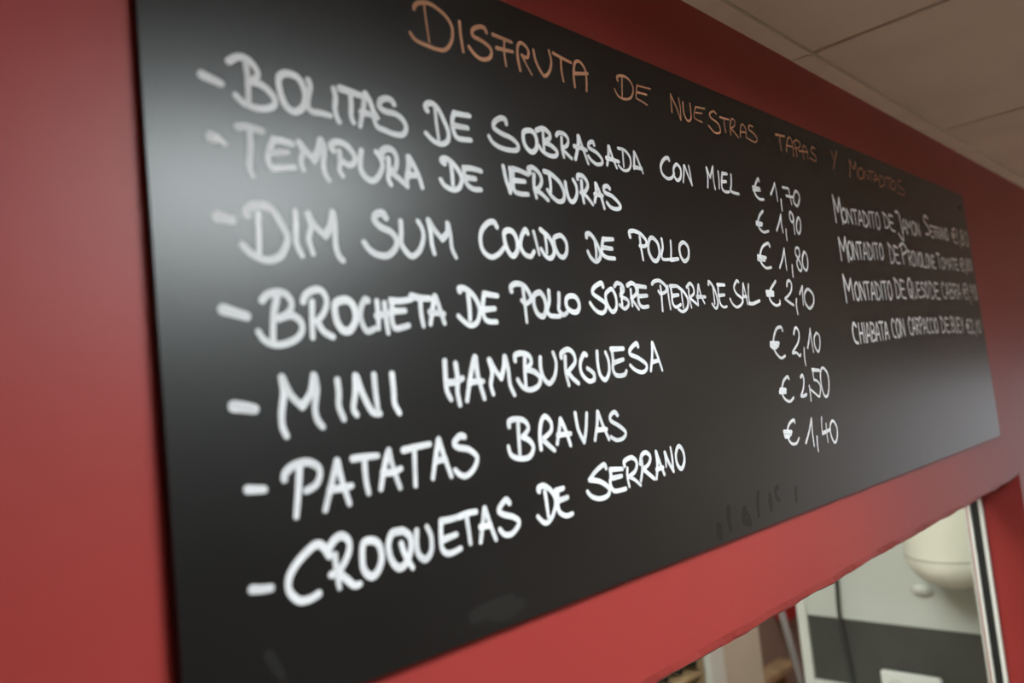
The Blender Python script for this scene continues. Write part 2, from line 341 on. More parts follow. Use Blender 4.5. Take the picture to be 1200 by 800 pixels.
WORDS = [
  ('dash -', 'W', [[1.2,206.3,213.2,212.1,211.8,217.9,210.4]]),
  ('BOLITAS', 'W', [[1,224,226,228.8,229.7,233.9,231,238.4,229.3,242,225.1,242.5,221.1,237.8,216.6],[1,237.8,216.6,244.6,215.7,249.6,212.7,253.2,208.4,252.4,204,247.7,200.9,241.5,199.7,234.8,200.3,230.7,201.9,226.8,205.1],[1,235.3,227.7,235.7,216.1,234.8,200.3],[1,263.5,227.8,258.8,225.4,257,221.1,257.7,213.6,260.6,205.7,266.8,202.7,272.7,206.5,275.7,213.3,275,221,270.9,227,263.5,227.8],[1,278.9,227.1,280,223,277.7,214.6,277.1,208.3,280.2,205.5,286.1,205.8,293.9,205.6],[1,298.4,225.4,299.3,219.3,298,211.8,298.9,205.7,300.6,202.4],[1.15,303.8,226.9,311,226.3,319.9,225.5],[1,311.9,225.1,311.6,216.8,310.7,208.3,312.3,204.1],[1,323.8,227.3,322,218,319.9,211.1,317.5,202.8],[1,324.4,227.9,327.7,223,330.2,216,333.1,211.9],[1,319.6,212.9,325.5,213.2,332,212.6],[1,349.2,225.2,347.2,227.6,342.7,228.1,337.4,225.5,335.7,220.9,340.5,218.1,349.6,218,356.1,214.5,358.4,209.1,354.8,203.6,347.8,202.4,338.8,203.6,332.3,205.2,330.1,210.4]]),
  ('DE', 'W', [[1,380.6,226.8,379.1,230,382.6,233.2,387.7,233.3,392.3,229.7,396.5,222.4,399.9,213.9,398.3,206.5,391.4,202.7,383.9,204,377.1,208.7],[0.8,388.6,231,388.5,219.8,389.2,205.9],[1,408.1,230.9,405.2,224.1,405.4,215.9,409.4,210.5,423,211.4],[1,408,230.4,424.4,231.6],[1,406.7,220.3,420.9,220.9]]),
  ('SOBRASADA', 'W', [[1,466.3,233,465.4,236.6,460.1,236.7,452.8,232.5,450.6,227.2,458.2,223.8,471.4,221.2,477.7,216.8,476.3,212.6,468.3,210.7,456.3,210.9,447.9,213.8,444.2,218.5],[1,493.6,232.5,486.7,229.6,485.5,221.5,489.3,215.4,495.4,213.6,501.1,218.5,502.4,226.7,499.1,231.8,493.6,232.5],[1,503.6,234.4,512.5,237.8,520.4,234.6,519.6,229.8,511.3,225.4,520.3,224.1,528.1,219.6,525.6,215.1,517,214.2,509,216.4,504,221.3],[0.8,511.9,234.2,511.2,224.8,510.9,217.9],[0.9,529.8,234.5,532.9,237.5,540,238.2,545.6,234.4,543.6,228.1,535.7,223.2,541.3,220,547.8,216.3],[0.9,536.7,234,535.7,223.2,537.1,215.7],[1.1,561.1,239.6,559.5,230.8,553.3,216.5],[0.9,562,239.8,565.8,229.5,571.6,215.1],[1,553.6,228.6,561.9,228.8,571.1,227.9],[0.9,583.8,235,582.4,237.9,576.3,235.6,575.5,231.1,586.4,228,593.3,222.9,592.4,218.4,584.3,216.5,577.1,219.1,573,222.7],[1,606.4,237.6,604.6,228.4,600.7,218.4],[0.8,607.4,237.8,610.6,228.1,615.7,217.5],[1,601,225.3,620.2,224.6],[0.75,621.8,238.3,632.3,238.1,639.7,232.8,640.3,225.1,634.7,218.4,626,217.1,619.4,220.6],[0.7,629,237.6,628.2,228.4,627.7,220.6],[0.9,648.5,238.9,646.7,230,644.9,221.2],[0.8,649.5,238.4,654.4,229.9,659.8,218.8],[1,645.3,223.2,658.5,223.2]]),
  ('CON', 'W', [[1,712.2,240.3,710.4,242.8,702.5,240.2,694.8,232.1,695.4,223.9,704,219.7,713,221.6,719.2,227.4],[0.9,726.6,238.3,719.2,233,718.5,224.5,723.8,220.3,731.1,224.9,733.1,233.7,726.6,238.3],[0.8,740.7,239.1,738.7,230.2,735,219.7],[0.8,742,239.3,746.3,229.9,752.8,218.6],[0.8,752.4,219.3,751.7,230.7,750.6,240.6]]),
  ('MIEL', 'W', [[0.85,788.5,244.1,789.2,233.1,786.1,220.8],[0.8,789.1,244.2,794.2,233],[0.8,794.2,233,803.5,247.9],[0.85,803.3,247.1,801.3,233.3,802.4,220.7],[0.8,814.4,243.5,813.8,232,812,222.7],[1,824,243.3,819.8,232.8,818.9,223.6,825.5,220.7,834.7,221.8],[1.1,823.8,242.5,834.3,243.3],[1.1,820.2,232.1,830.3,233.5],[1,844.1,243.9,842.1,232.8,838.4,224.6,843.8,222.2,857.6,222.1]]),
  ('PRICE 1,70', 'W', [[1,914.8,245.4,912.9,248.5,903.5,239.8,898.7,232.4,901,226,909.7,222.3,921.2,223],[1,895.6,236,913.7,236.4],[1,895.9,232,914.3,233.7],[1,942.6,232.5,950.9,240.5,957.8,249.2],[0.8,957.8,249.2,959.3,238.8,959.8,225.5],[1,969.9,228.8,969.3,221.7,969.1,213.9],[0.9,979.8,246.4,987.6,246.7,996.9,246.5,997.9,239.4,1000.1,226],[1,987.4,236,1008.1,236.3],[1,1019.3,246.5,1010.7,239.6,1007.9,230.5,1016,225.6,1024.7,232.5,1027.6,241.7,1019.3,246.5]]),
  ('PRICE 1,90', 'W', [[1,913.8,207.2,903.6,200.7,897,192,899,184.2,909,180.4,922.5,183],[1,892.8,191.6,907.9,191.1],[1,892,188.6,905.8,188.6],[1,945.1,185.7,956.1,197.9,963.2,208.4],[0.8,963.2,208.4,961.4,195.6,962.6,184.5],[0.9,972.7,189.7,971.2,182.5,971.3,174.8],[0.9,997.3,212,992,215,988.3,208.2,992.5,201.5,1000,205.1,997.3,212],[0.8,999,212.2,998.1,199.2,997,185.4],[0.9,1014.2,209.4,1006.4,199.9,1005.2,191.2,1010.5,187.3,1017.8,195.2,1019.5,205.6,1014.2,209.4]]),
  ('PRICE 1,80', 'W', [[1,919.6,163.2,916.4,167,900.9,161.7,890.8,150.4,890.9,141.2,901.7,135.2,916.2,136.7],[1.2,884.9,148.7,905.4,148.1],[1.2,883.8,144.7,901.5,144.5],[1,939.5,137.4,950.9,150.4,959.3,163.4],[0.8,959.3,163.4,958.5,150.9,958.4,135.6],[0.9,976,142.9,974.5,135.1,974.3,127.4],[0.85,1002.3,166.6,994.4,166.7,990.5,159.3,997.7,152,1004.3,142.4,999.2,136.4,992.4,140.3,991.9,148.8,1002.8,158,1002.3,166.6],[0.9,1017.5,163.3,1009.7,154.2,1009.3,142.7,1017.6,138.1,1024.7,147.9,1024.5,159.5,1017.7,164.1]]),
  ('PRICE 2,10', 'W', [[1,922.6,119.6,908.5,110.4,900.5,102.2,902.4,94.4,913.7,89.3,925.7,90.9,927.1,95.6],[1.3,894.5,105.3,912.7,105.2],[1.3,894.8,101.8,911.7,101.9],[1,952.1,114.7,955.3,120.3,961.9,122,966.3,116.7,960.2,106.8,942.5,98.1],[1,942.5,98.1,951.8,94.2,964.4,90.4],[0.9,974.8,98.9,972.1,90.6,972.5,78.8],[0.9,986.3,105.5,993.1,112.1,997.7,116.5],[0.8,997.7,116.5,994.7,105.1,992.8,91],[1,1012.7,112.8,1000.5,105.3,1000.1,94,1011,87.1,1025,94.5,1027.1,106.1,1012.7,112.8]]),
  ('PRICE 2,10', 'W', [[1,923,57.6,920,62.2,908,60.3,898.2,51.2,893.8,40.8,896.7,31.7,908.6,24.3,920.9,26.6],[1.3,887.5,42.9,908.4,42.6],[1.3,886.5,39.6,906,39.3],[1,889.9,37,901,36.8],[1,952.9,53.4,958,60.2,964.4,60.9,968.2,53.4,961.7,42.5,944.7,32],[1,944.5,31.3,942.4,29.3,953.1,29.8,961,25.5,964.7,27.5],[0.9,977.2,35.4,974.7,24.5,975,12.8],[1,987.6,35.2,996.5,47.6,1002.9,60.2],[0.8,1002.9,60.2,1002.5,46.1,1003.5,29.3],[0.9,1020.1,54.5,1011.2,47.5,1010.7,36.2,1018.6,29.7,1026.2,37.3,1028.8,50.2,1020.4,55.2]]),
  ('PRICE 2,50', 'W', [[1,922.4,-1.8,918.9,1,907.4,-3.7,900.5,-12.4,899.6,-20,907.5,-27,918.5,-29,928.5,-25.1],[1.3,896,-13.4,910,-14.2],[1.3,893.6,-16.5,909,-17.4],[1,955.6,-1.3,961,1.2,963.7,-5.1,958.7,-15.6,950,-23.8],[1.2,949.9,-24.2,957.3,-24.9,965.6,-23.4],[0.9,976.8,-13.2,977,-22,976,-32.2],[1.3,992.8,6.7,1013.6,4.9],[0.8,994.7,7.3,992.4,0.5,993.4,-6.5],[0.8,993.4,-6.5,1002.6,-8.3,1010.1,-15.6,1004.8,-26.5,1000.9,-28.3,991,-23.6,979.9,-18.1],[0.9,1024.8,8.3,1015.6,0.9,1013.3,-15.8,1019.1,-28.7,1029.5,-28,1037.7,-14.3,1037.4,-0,1024.8,8.3]]),
  ('PRICE 1,40', 'W', [[1,922.1,-55.3,920.2,-51.9,907.5,-55.3,899.2,-63.5,898.4,-71.1,906,-78.9,918.7,-80.2,927.8,-74.7],[1.3,890.8,-63.4,910.2,-65.2],[1.3,891.2,-66.6,907.9,-68.2],[1,891.7,-69.8,902.7,-70.9],[1,945,-82.3,958.6,-69.1,969.8,-54],[0.9,969.8,-54,967.3,-71.3,967,-88.6],[0.9,978.9,-77.8,977.1,-87,977.1,-96.4],[0.9,1000.1,-55.2,997.1,-65.9,996.3,-76.1],[1.3,996.6,-75.4,1020.9,-72.9],[0.8,1011,-64.4,1009.4,-76.7,1009.5,-88.4],[0.9,1034.7,-62.9,1025.1,-65.6,1020.9,-77.8,1028.5,-90.4,1038.6,-86.5,1043.4,-72.8,1034.7,-62.9]]),
  ('dash -', 'W', [[1.4,208.8,175.7,212.7,175.2],[0.8,211.9,175.3,215,174.5,217.7,172.6]]),
  ('TEMPURA', 'W', [[1,226.3,184.9,233.1,186.2,242.8,185.1],[1,234.2,185.2,233.6,172.1,232.2,160.5,233.9,155.5],[1,249.8,181,247,174.3,245.1,167.4,247.3,162.8,254.5,163.5,263.2,165.2],[1,249.8,181,256,181.3,262.8,180.8],[1,247.7,172.4,259.5,174.3],[1,268,182.5,270.1,177.3,268.4,169.4,269.6,164.5],[1,268.4,182.2,273.1,177,278.3,172.2],[1.2,278.3,172.2,282.4,180.3,284.1,187.1],[1,284.6,187.2,286.9,181,285,172,285.7,164.2,288.3,160.2],[1,293.7,181.4,292,184.2,295.8,187.5,301.9,187.7,307.6,184.2,310.8,179.3,308.7,174.5,304.4,172.9,301,174.6],[1,298.2,181.7,298.5,174.7,297.3,168.3,299.5,164.6],[1,316.6,185.1,314.9,178.4,314.6,171.1,318.3,166.2,324,164.7,329.4,168.7,333.6,176.7,332.1,183,329.1,186.2],[1.1,334.3,182.9,333.6,186.5,338.4,190.1,344,189.7,346.8,184.4,344.8,176.5,339.9,173.9],[1,339.9,173.9,347.4,169.4,354.3,164.6],[1,339.3,183.2,338.9,174.7,337.6,168,339.4,164],[1.15,357.6,187.1,357.2,179.4,354.4,170.4,354,166.5],[1,358.2,187.2,362.7,180.2,366.5,172,368.1,165.5],[1,355.9,173.4,365.5,174.3]]),
  ('DE', 'W', [[1,392.6,187.7,389.7,189.8,393.8,191.9,400,189.9,405.9,184.7,409,178,405.3,170.4,398.4,168,391,170,387.1,174.4],[1,399.2,188.2,399.3,179.7,399,172],[1,412.3,187.7,412,180.4,413.9,174.6,420.2,171.3,428.6,171.9],[1,412.2,187.1,421.2,188,430.8,187.3],[1,413.2,179.6,423.5,180]]),
  ('VERDURAS', 'W', [[1,457,195.3,458.4,185.2,462,173.8],[1,462,173.8,464.4,185,464.5,195.3],[1,468.3,195.4,466.9,186.4,466.9,176.6,473.4,174.2,483.7,174.9],[1,468.9,194.9,476.6,194.4,486.5,192.5],[1,468.2,185,481.4,185.7],[1,489.2,194.6,487.3,197.7,493.2,199.7,500.7,195.7,502.9,189.2,498.6,183,492.5,180.5],[1,492.5,180.5,501,177.6,508.5,172.9],[1,493.8,193.6,492.2,183.2,493.8,173.4],[1,507.7,198.4,515.9,197.3,526.8,191.3,531.4,182.6,529.3,175.4,522,173.4,514.2,177,509.2,182.1],[0.9,513.8,195.3,514.2,187.3,512.8,179.1],[1,534.8,192.4,535.2,184.3,538.2,176.5,543.5,175.9,549.1,182.5,549.7,190.9,546.2,196.4],[1,552.8,197.9,554.3,201.7,562.5,201,566.9,194.4,562,187.7,555.1,185.6],[0.9,555.1,185.6,563,183,571.1,176.1],[1,558.1,196.8,557.2,187.1,558.1,176.4],[1,578.8,197.2,578.1,188.5,574.4,179],[1,579.6,196.7,584.6,186.9,588,174.4],[1,575.8,186.4,587.4,186.6],[1,599.9,195.1,596.3,197.1,591,195.1,592,190.3,602.5,187.9,611.6,182.7,613.9,178.5,607.2,175.9,598.4,176.8,593.1,180.5]]),
  ('dash -', 'W', [[1.4,209.2,127.3,213.4,126.8,218.6,126.1]]),
  ('DIM', 'W', [[1.1,228.2,130,227.6,132.7,232,136.4,238.9,137.6,245.5,134.7,250.1,127.8,253.8,120,252.8,113.4,248.2,106.5,241,103.2,234.3,104,228,107.5,223.5,111.9],[1,235.4,132,234.8,119.9,234.2,107.2],[1,261.1,136,260.7,126.4,260.1,115.6,263.5,107.6],[1,269.8,135.7,271.6,127.4,269.3,118.8,271.5,109.3],[1,269.8,135.7,274.7,127.7,281.7,122],[1.2,281.7,122,286.3,128.8,288.7,138.6],[1,289.2,138.2,289.7,129.1,289,117,290.7,109.4,293.8,106.1]]),
  ('SUM', 'W', [[1.1,332.3,139.1,329.9,142.1,324.3,141,322.2,136.7,327.1,132.2,335.6,129.3,340,123.7,337.5,117.1,330.3,112,321.7,112.4,315.6,115.5,311.9,120.1],[1,345,138.1,344.7,130.6,343.7,122.2,347.6,116,353,113.1,360.7,118.8,364.9,128.6,363.9,135.2,360.9,139.7],[1,370.8,141.6,372,132.1,372.1,123.5,373.7,116.4],[1,371.3,141.2,376,134.4,382.6,128.2],[1.1,382.6,128.2,388.4,133.6,389.3,141],[0.9,389.9,140.6,391.3,131.9,391.3,122,394.8,114.9]]),
  ('COCIDO', 'W', [[1,442.1,142.9,439.1,146.8,431.8,145,424.5,138.1,422,129.7,424.3,121.7,432.1,117.7,441.1,120.9,447.7,126.6],[1,454.3,141.4,449.5,138.3,449.7,129.9,453,122.7,457.8,120.4,463.1,125.6,463.7,134.2,460.1,140.3,454.3,141.4],[1,477.8,140.8,475.2,143.8,469.4,136.8,467.5,129.1,471.1,122.9,478.6,121.3,483.3,125.9],[0.8,485.2,143.1,487.1,135,489.3,123.6],[1,494.4,145.6,504.1,139.7,508.6,132.2,508.3,125.5,502.7,121.2,496.5,123.6,492.5,128.8],[0.8,499.3,140.4,499.6,132.7,499.3,126],[0.9,516.1,141.9,510.6,139.2,511,131.3,514.9,124.8,520.7,123.5,525.9,129,526.4,137,521.3,142.3,516.1,141.9]]),
  ('DE', 'W', [[1,556.2,144.1,556.8,147.1,562.4,147.6,568.8,141.6,573.7,132.4,572.6,126.3,566.2,122.3,559.3,125.4,555.7,131.1],[0.8,567.6,140.3,567.9,132,566.8,125.9],[1,580.9,145,577.5,137.5,577.1,130.2,584.3,127.1,595.1,127.1],[1,580.8,144.4,595.7,145.6],[1,579.2,136.4,592.9,136.2]]),
  ('POLLO', 'W', [[1,624.2,150.3,624.1,155.3,632.9,156.8,643.2,154.5,650.7,148.6,648.5,143.3,638.5,142.5],[0.9,640.4,151.7,640.5,141.4,641.7,128.7],[1,661.6,152.8,654.9,147.7,653,138.4,657.9,130.3,665.6,129.5,671.9,137.1,670.7,147.6,661.6,152.8],[0.9,678.7,152.9,679.2,144.3,675.1,136,677.6,131.6,690.6,132.4],[0.8,695.1,152.2,694.1,142.7,691.8,132.5],[1.1,691.7,131.8,705.4,133.8],[1,716.9,151.9,710.7,146.7,711,137.1,717.3,132.1,725.9,136.7,728.2,146.6,723.1,151.7,716.9,151.9]]),
  ('dash -', 'W', [[1.4,208.6,72.1,214.3,70.5,222.9,68.1]]),
  ('BROCHETA', 'W', [[1,233.5,78,237.2,81.6,244.2,83.4,250.1,82,253.2,76.8,250.9,71.2,243.6,67.1],[1,243.6,67.1,251.6,69.2,257.6,66.4,259.3,60.8,255.6,55.1,247.4,51.6,239.6,51,233.1,53.8,229.5,59.2],[1.1,243.4,79.8,240.3,68.7,238.5,52.9],[1,261.3,77.9,263.6,82.4,270.3,85.9,275.9,84.9,278.5,78.3,275.4,70.7,270.3,65.7],[1,270.3,65.7,274.3,59.1,281,55.3],[1,267.7,78,266.7,67.3,266,55],[1.1,290.8,79.8,284.6,76.7,284.6,66.6,288.7,59.9,294.7,59.9,299.4,66.7,299.2,74.5,295.7,79.1,290.8,79.8],[1,310.5,79.9,308,80.3,304.2,73.7,303.9,65.9,307.7,59,314.2,60.7],[1,317.9,79.7,318,71.3,317.3,60.7],[1,324.1,78.5,324.2,69.6,325,57.6],[1,316.7,69.5,327.1,71.4],[1,330.8,79.5,329.3,71.4,329.6,64.3,332.5,60.7,343.3,63],[1,329.8,80.4,338.1,80.2,347.9,81.8],[1,330.6,72.8,341.2,73.4],[1.1,348.2,84.1,356.7,82.8,365,82.7],[1,356,82,355.5,72.7,356.6,62.5],[1,369.5,84.7,366.4,74.7,363.2,63.9],[1,370.1,84.7,373.2,75.8,376.6,64.5],[1,363.8,72.8,377,71.6]]),
  ('DE', 'W', [[1,395,88.9,394.7,91.3,401.2,91.1,408.4,86.4,412.8,79.5,413.2,72.6,409.6,65.6,402.6,63.1,396.4,66,391.2,70.3],[1.1,403.2,86.7,403.2,77.3,402.5,67.5],[1,420.2,88.2,417.6,79.6,417.1,71.6,420.5,66.6,430.6,65.9],[1,420.2,88.2,426.3,87.4,434.3,86.8],[1,419.1,75.6,430,76.5]]),
  ('POLLO', 'W', [[1,450.9,90.9,450.7,94.6,457.1,97.5,465.9,96.2,471.8,90,472.5,84.7,466.6,81.4,461.7,83.9],[0.9,464.7,93.5,465,80.3,465,66],[1,482.9,90.9,477,88.1,475.8,80.5,479.2,73.1,486,71,490.3,77.6,489.9,85.2,486,90.5,482.9,90.9],[1,496.1,93,495.4,84.2,491.7,76.5,495,71.7,507.2,71.2],[1,509,91.2,507.5,82.3,506.5,76.8,511.6,72.4,517.1,74.7],[1,525.7,89.5,518.4,87,517.2,80.3,522.4,75.9,530.2,75.4,534.6,80.6,532.3,87.4,525.7,89.5]]),
  ('SOBRE', 'W', [[1,571.9,99.2,569.7,102.7,558.6,98.1,555.7,92.7,564.2,88.3,572.8,83.8,571.7,77.8,565.4,74.8,556.6,77.6,550.4,83.9],[0.9,582.1,97.2,574.4,92.1,575.5,82.7,582,76.2,588.7,80.5,589.6,90.2,585.9,96.7,582.1,97.2],[0.9,589.6,100.5,594.2,103.7,601.8,101.6,602.8,96.7,596.8,91.6,607.2,88.2,608.3,83.4,601.4,79.5,594.1,83],[0.8,599.2,99,598.6,90.4,597.9,81.9],[1,609.9,101.9,616.7,104.6,622.5,102.4,623.1,94.9,613.7,89.6],[0.8,613.7,89.6,624.1,79.3],[0.8,614.4,98.3,613.9,90.9,614.2,82.2],[1,626,100.8,625.3,92,625.9,84.6,631.6,81.5,640.4,82.4],[1,625.2,102.1,640.1,101.4],[1,627.4,92.1,640.5,93.1]]),
  ('PIEDRA', 'W', [[0.9,651.8,105,655.7,107.8,666.1,108.9,675.4,104,675.4,98.8,665.5,95.8,661.5,98.3],[0.8,666.1,103.6,665.8,91.9,664.7,78.3],[0.8,678.9,104.1,678.6,92.3,679.5,80.5],[0.9,684.6,103.7,684.8,93.8,684.5,87.2,689.4,82.7,699.6,85.5],[1,683.6,104.3,695.6,104.8],[1,687.3,94.5,697.1,95.5],[0.9,697.8,104.2,708.7,98.5,714.3,90.6,711.1,82.4,701.6,78.2,693.7,80.7],[0.7,703.5,102.4,703.5,91.6,703.7,82.3],[0.9,715,104.2,722.2,108.6,727.6,104.7,727.3,97.8,717.4,93.4],[0.8,717.4,93.4,733.3,85.6],[0.7,718.4,102.9,717.4,93.4,719.4,82.6],[0.8,738.6,107.8,734.6,96.6,733.3,85.6],[0.7,739.1,107.9,741.2,96.8,746.8,87.9],[1,732.9,94.5,749.9,95]]),
  ('DE', 'W', [[0.9,759.9,108.7,762.1,112.3,770.1,106.2,774.5,96.4,775.1,87.9,769.7,82.8,762.7,87.6],[0.7,768.7,106.2,768.6,94.8,768.2,87.7],[0.8,780.2,108.1,779,98,780.6,88,786.7,84.5,794,85.4],[1,779.1,109.5,794.6,109.8],[1,778.8,97.3,791.7,98.4]]),
  ('SAL', 'W', [[0.9,827.9,114.4,823.8,115.7,815.8,108,819.8,100.7,831.7,95.1,828.6,89,817.1,85.1,807.8,88.6,803.5,94.3],[0.8,838.2,113.3,834.9,101.2,832,90.6],[0.7,838.8,113.4,841,101.4,843.1,88.6],[1,834.1,98.2,843.1,97.7],[0.8,851,113.1,847.8,101.6,847.4,91],[1.1,847.2,90.2,856.5,90,873.5,93.9]]),
  ('dash -', 'W', [[1.5,210.7,15.6,215.9,14.7,223.2,13]]),
  ('MINI', 'W', [[1.1,242.4,30.9,242.9,21.5,240.5,9.3,240.3,1.1,242.6,-4.8],[1.1,242.4,30.9,247.2,20.2,254.6,12.4],[1.1,254.6,12.4,261.3,20.4,264.2,31.6],[1.1,264.8,31,265.8,22.3,263.4,10.7,264.5,3.2,267.8,-1.4],[1.1,281.3,27.5,281.7,19.2,280.8,10.5,283.8,2.1],[1.1,295.2,29.7,294,18.5,291.6,8.6,293.8,4],[1.1,295.8,29.1,300.4,15.9,306,5.3,312,3.5],[1.1,310,29.6,310.1,17.6,310.7,4.4],[1.1,324.9,29.5,325.1,19,324.7,9.7,328.2,2.5]]),
  ('HAMBURGUESA', 'W', [[1.1,373.3,37,372.5,26.3,372.4,16,375.8,8.8],[1.1,383.5,34.8,384,23.9,382.6,13.6,383.8,4.1],[1.1,373.7,21.1,381.1,21.2,389,23.6],[1.1,403.4,39,397.8,27.1,391.2,6.9],[1.1,404.1,39,404.7,24.9,408.9,7.2],[1,394.9,20,402.8,20.6,409.4,20.3],[1,417.8,36.6,419.7,26.2,417.1,17.4,418.8,10],[1,418.5,36.6,423.5,28,428.8,21.8],[1.1,428.8,21.8,432.8,29.7,434.8,38.7],[1,435.5,38.6,437.6,28.5,437.9,16.3,441.7,8.1],[1,446.5,34.8,447.2,39.4,454.8,40.7,462.7,38.5,464.8,32.7,457.2,27.7],[1,457.2,27.7,467.4,25.2,473.5,19.7,470.2,13.6,460.6,11,452,13.6,447.1,19.9],[1,457.9,37,456.2,25.7,455.7,13.4],[1,476.2,36.5,475.4,27,478.7,18.4,484.5,15,491.9,21,495.3,31.7,492.7,40.4],[1,502.6,35.8,503.2,39.6,512.1,42.7,519.1,38.7,519.4,30.9,508.8,23.6],[1,508.8,23.6,514.6,17.8,521.4,13.1],[1,507.7,36.7,506.3,23.7,508.5,12.1],[1,536,37.3,532.6,38,526.8,30.3,527,21.4,535.4,14.3,543.5,15],[1,543.5,15,543.7,20.7,535.6,25.5],[1,551.8,39.8,550.8,29.5,552.5,19.1,559,14.3,565.9,20.9,566.9,31.3,563.7,39],[1,573.6,41.1,573.6,31.1,572,23,576.7,17.5,588.4,17.6,592.1,21],[1.1,572.7,41.7,591.3,41.9],[1,575.1,29.3,589.3,31.8],[1,614.9,43.3,612.5,46.4,602.2,41.1,601.2,36.3,613.7,32.3,625,25.9,622.8,20.4,615.1,18.9,605.4,21.7,599.1,26.1],[1,639,46.7,636.4,34.2,631.1,19.5],[0.9,639.7,46.6,645.1,34,650.7,19.3],[1,635,28,645.1,29]]),
  ('dash -', 'W', [[1.1,215.3,-32.7,220.3,-33.5,225.5,-34.1]]),
  ('PATATAS', 'W', [[1.1,238.7,-30.1,239.8,-26.4,246.1,-22.6,255,-21.8,261.8,-25.4,263.1,-30.3,259.8,-36.1,252.5,-38.9],[1.1,249.5,-23.8,247.3,-38.2,244.6,-53],[1.05,275.8,-23.5,271.9,-33.9,264.6,-52.5],[1.05,276.2,-23.6,278.3,-36.3,282.4,-51.4],[1,269.4,-40.6,276.8,-40.9,285,-40.5],[1,287.7,-23.7,297.1,-23.6,307.2,-24],[1.05,296.5,-24.4,296.2,-37.2,297.6,-47.2],[1.05,316.3,-21.7,311.5,-32.2,307.3,-45.9],[1,316.3,-21.7,318.7,-33.1,322.9,-47.4],[1,310.1,-35.4,317.3,-36.3,325,-34.8],[1,328.5,-22.7,339.7,-21.7,351.8,-21.1],[1,337.9,-22.8,337,-34.6,336,-47.9],[1,360.3,-18.5,355.7,-31.5,351.7,-44.9],[1,360.3,-18.5,364,-31.6,368.7,-45.8],[1,355.5,-33.3,365,-33.1],[1,384.7,-19.1,380.4,-18.2,374.2,-22.7,378.1,-26.3,387.8,-28.8,395.2,-35.3,390.9,-43.2,382.7,-47.3,376.7,-45.5,372.9,-41.8]]),
  ('BRAVAS', 'W', [[1,432.1,-16.1,432.7,-12.1,440,-10.8,449.8,-13.1,453.3,-19.5,445.7,-25.3],[1,445.7,-25.3,453.2,-29.1,456.8,-35.1,451.3,-41.5,441,-41.8,431.5,-38.2,429.1,-31.1],[1,442.3,-14.5,441.4,-25.4,440.7,-39.3],[1,465.5,-37.1,465.8,-25.8,469,-15.8,474.3,-11.5,480.5,-16.8,479.3,-24,468.3,-29.6],[1,468.3,-29.6,475.1,-35,481.4,-39.9],[1,492.8,-15.2,489.5,-24.9,485.4,-35.1],[1,492.8,-15.2,497.7,-24.6,502,-37.9],[1,487.4,-27.9,503.7,-28.4],[1,512.4,-11.9,514.2,-26.2,519.9,-37.1],[1,519.9,-37.1,524.3,-27.1,527.7,-13.1],[1,542.8,-13.1,539.7,-25.2,534.8,-37],[0.9,543.4,-13.2,547.9,-24.8,554.5,-38.4],[1,540,-28.6,552.6,-29.2],[0.9,570.7,-18.2,566.6,-15,560.3,-17.9,560.4,-22.5,571.6,-28.1,580,-34.6,575.2,-39.4,565.5,-40.1,557.7,-36.5]]),
  ('dash -', 'W', [[1.1,213.5,-88.6,218.5,-89.8,224.8,-90.5]]),
  ('CROQUETAS', 'W', [[1.1,264.7,-80.3,262,-75.2,257.9,-72,252.4,-73.3,242.3,-80.3,236.5,-87.9,236.3,-95.3,242,-101.8,248.8,-102.7,255.5,-101],[1.1,264.6,-76.4,268.8,-71.8,274.5,-70.1,279.3,-73.8,279.1,-80.1,274.6,-87.1,269.6,-90.7,264.9,-92],[1.05,268.7,-90.5,276.3,-97.7,280.6,-101.8,284.9,-102],[1,268.8,-80.4,268.8,-89.8,270,-100.9],[1.05,296,-77,289.9,-78.3,288.2,-90,290,-96,294.5,-99.4,299.8,-96.5,303.2,-89.1,301.6,-80.5,296,-77],[1.05,319.5,-75.5,313.1,-75.6,309.2,-82.3,310.3,-91.6,315.7,-98.6,322.3,-96.6,327,-89.2,327.4,-80.8,322.6,-76.1,319.5,-75.2],[1,319.6,-83.5,321.9,-91.5,327.2,-101],[1.05,333.3,-77.6,332.2,-86.8,333.5,-93.9,338.6,-97.9,344.2,-93.5,345.4,-84.1,342.4,-76.6],[1,355.2,-75.4,354,-84.9,354,-93.7,359.3,-98.3,370.8,-97],[1,355.2,-75,362.3,-75.3,370.8,-75],[1,355.9,-87.9,368,-86.6],[1,372.6,-74.8,380.8,-73.9,388.9,-74.1],[1,379.2,-76,379.8,-85.2,380.3,-95.3],[1,397.5,-73,393.8,-84.9,390.3,-96.3],[1,397.7,-73,401.1,-84.4,405.8,-97.4],[1,391.8,-85.5,402.1,-86.4],[1,423.6,-73.4,419.9,-70.4,411.5,-76.7,416.3,-80.8,426.8,-84.6,431.7,-89.7,423.7,-96,415.5,-95.5,410.8,-90.8]]),
  ('DE', 'W', [[1,457.9,-69.8,457.5,-67,464.3,-66.3,472.1,-71.4,476,-78.8,473.9,-86.4,467.6,-93.3,460.5,-94.8,453.2,-88.6],[1,464.4,-70.8,465.2,-81.6,465.4,-90.6],[1,477.1,-72.1,487,-71.3],[1,479.3,-74.7,478,-82.5,479.4,-89.6,486.7,-93.7,494.9,-93.3],[1,479.2,-80.4,491,-79.4]]),
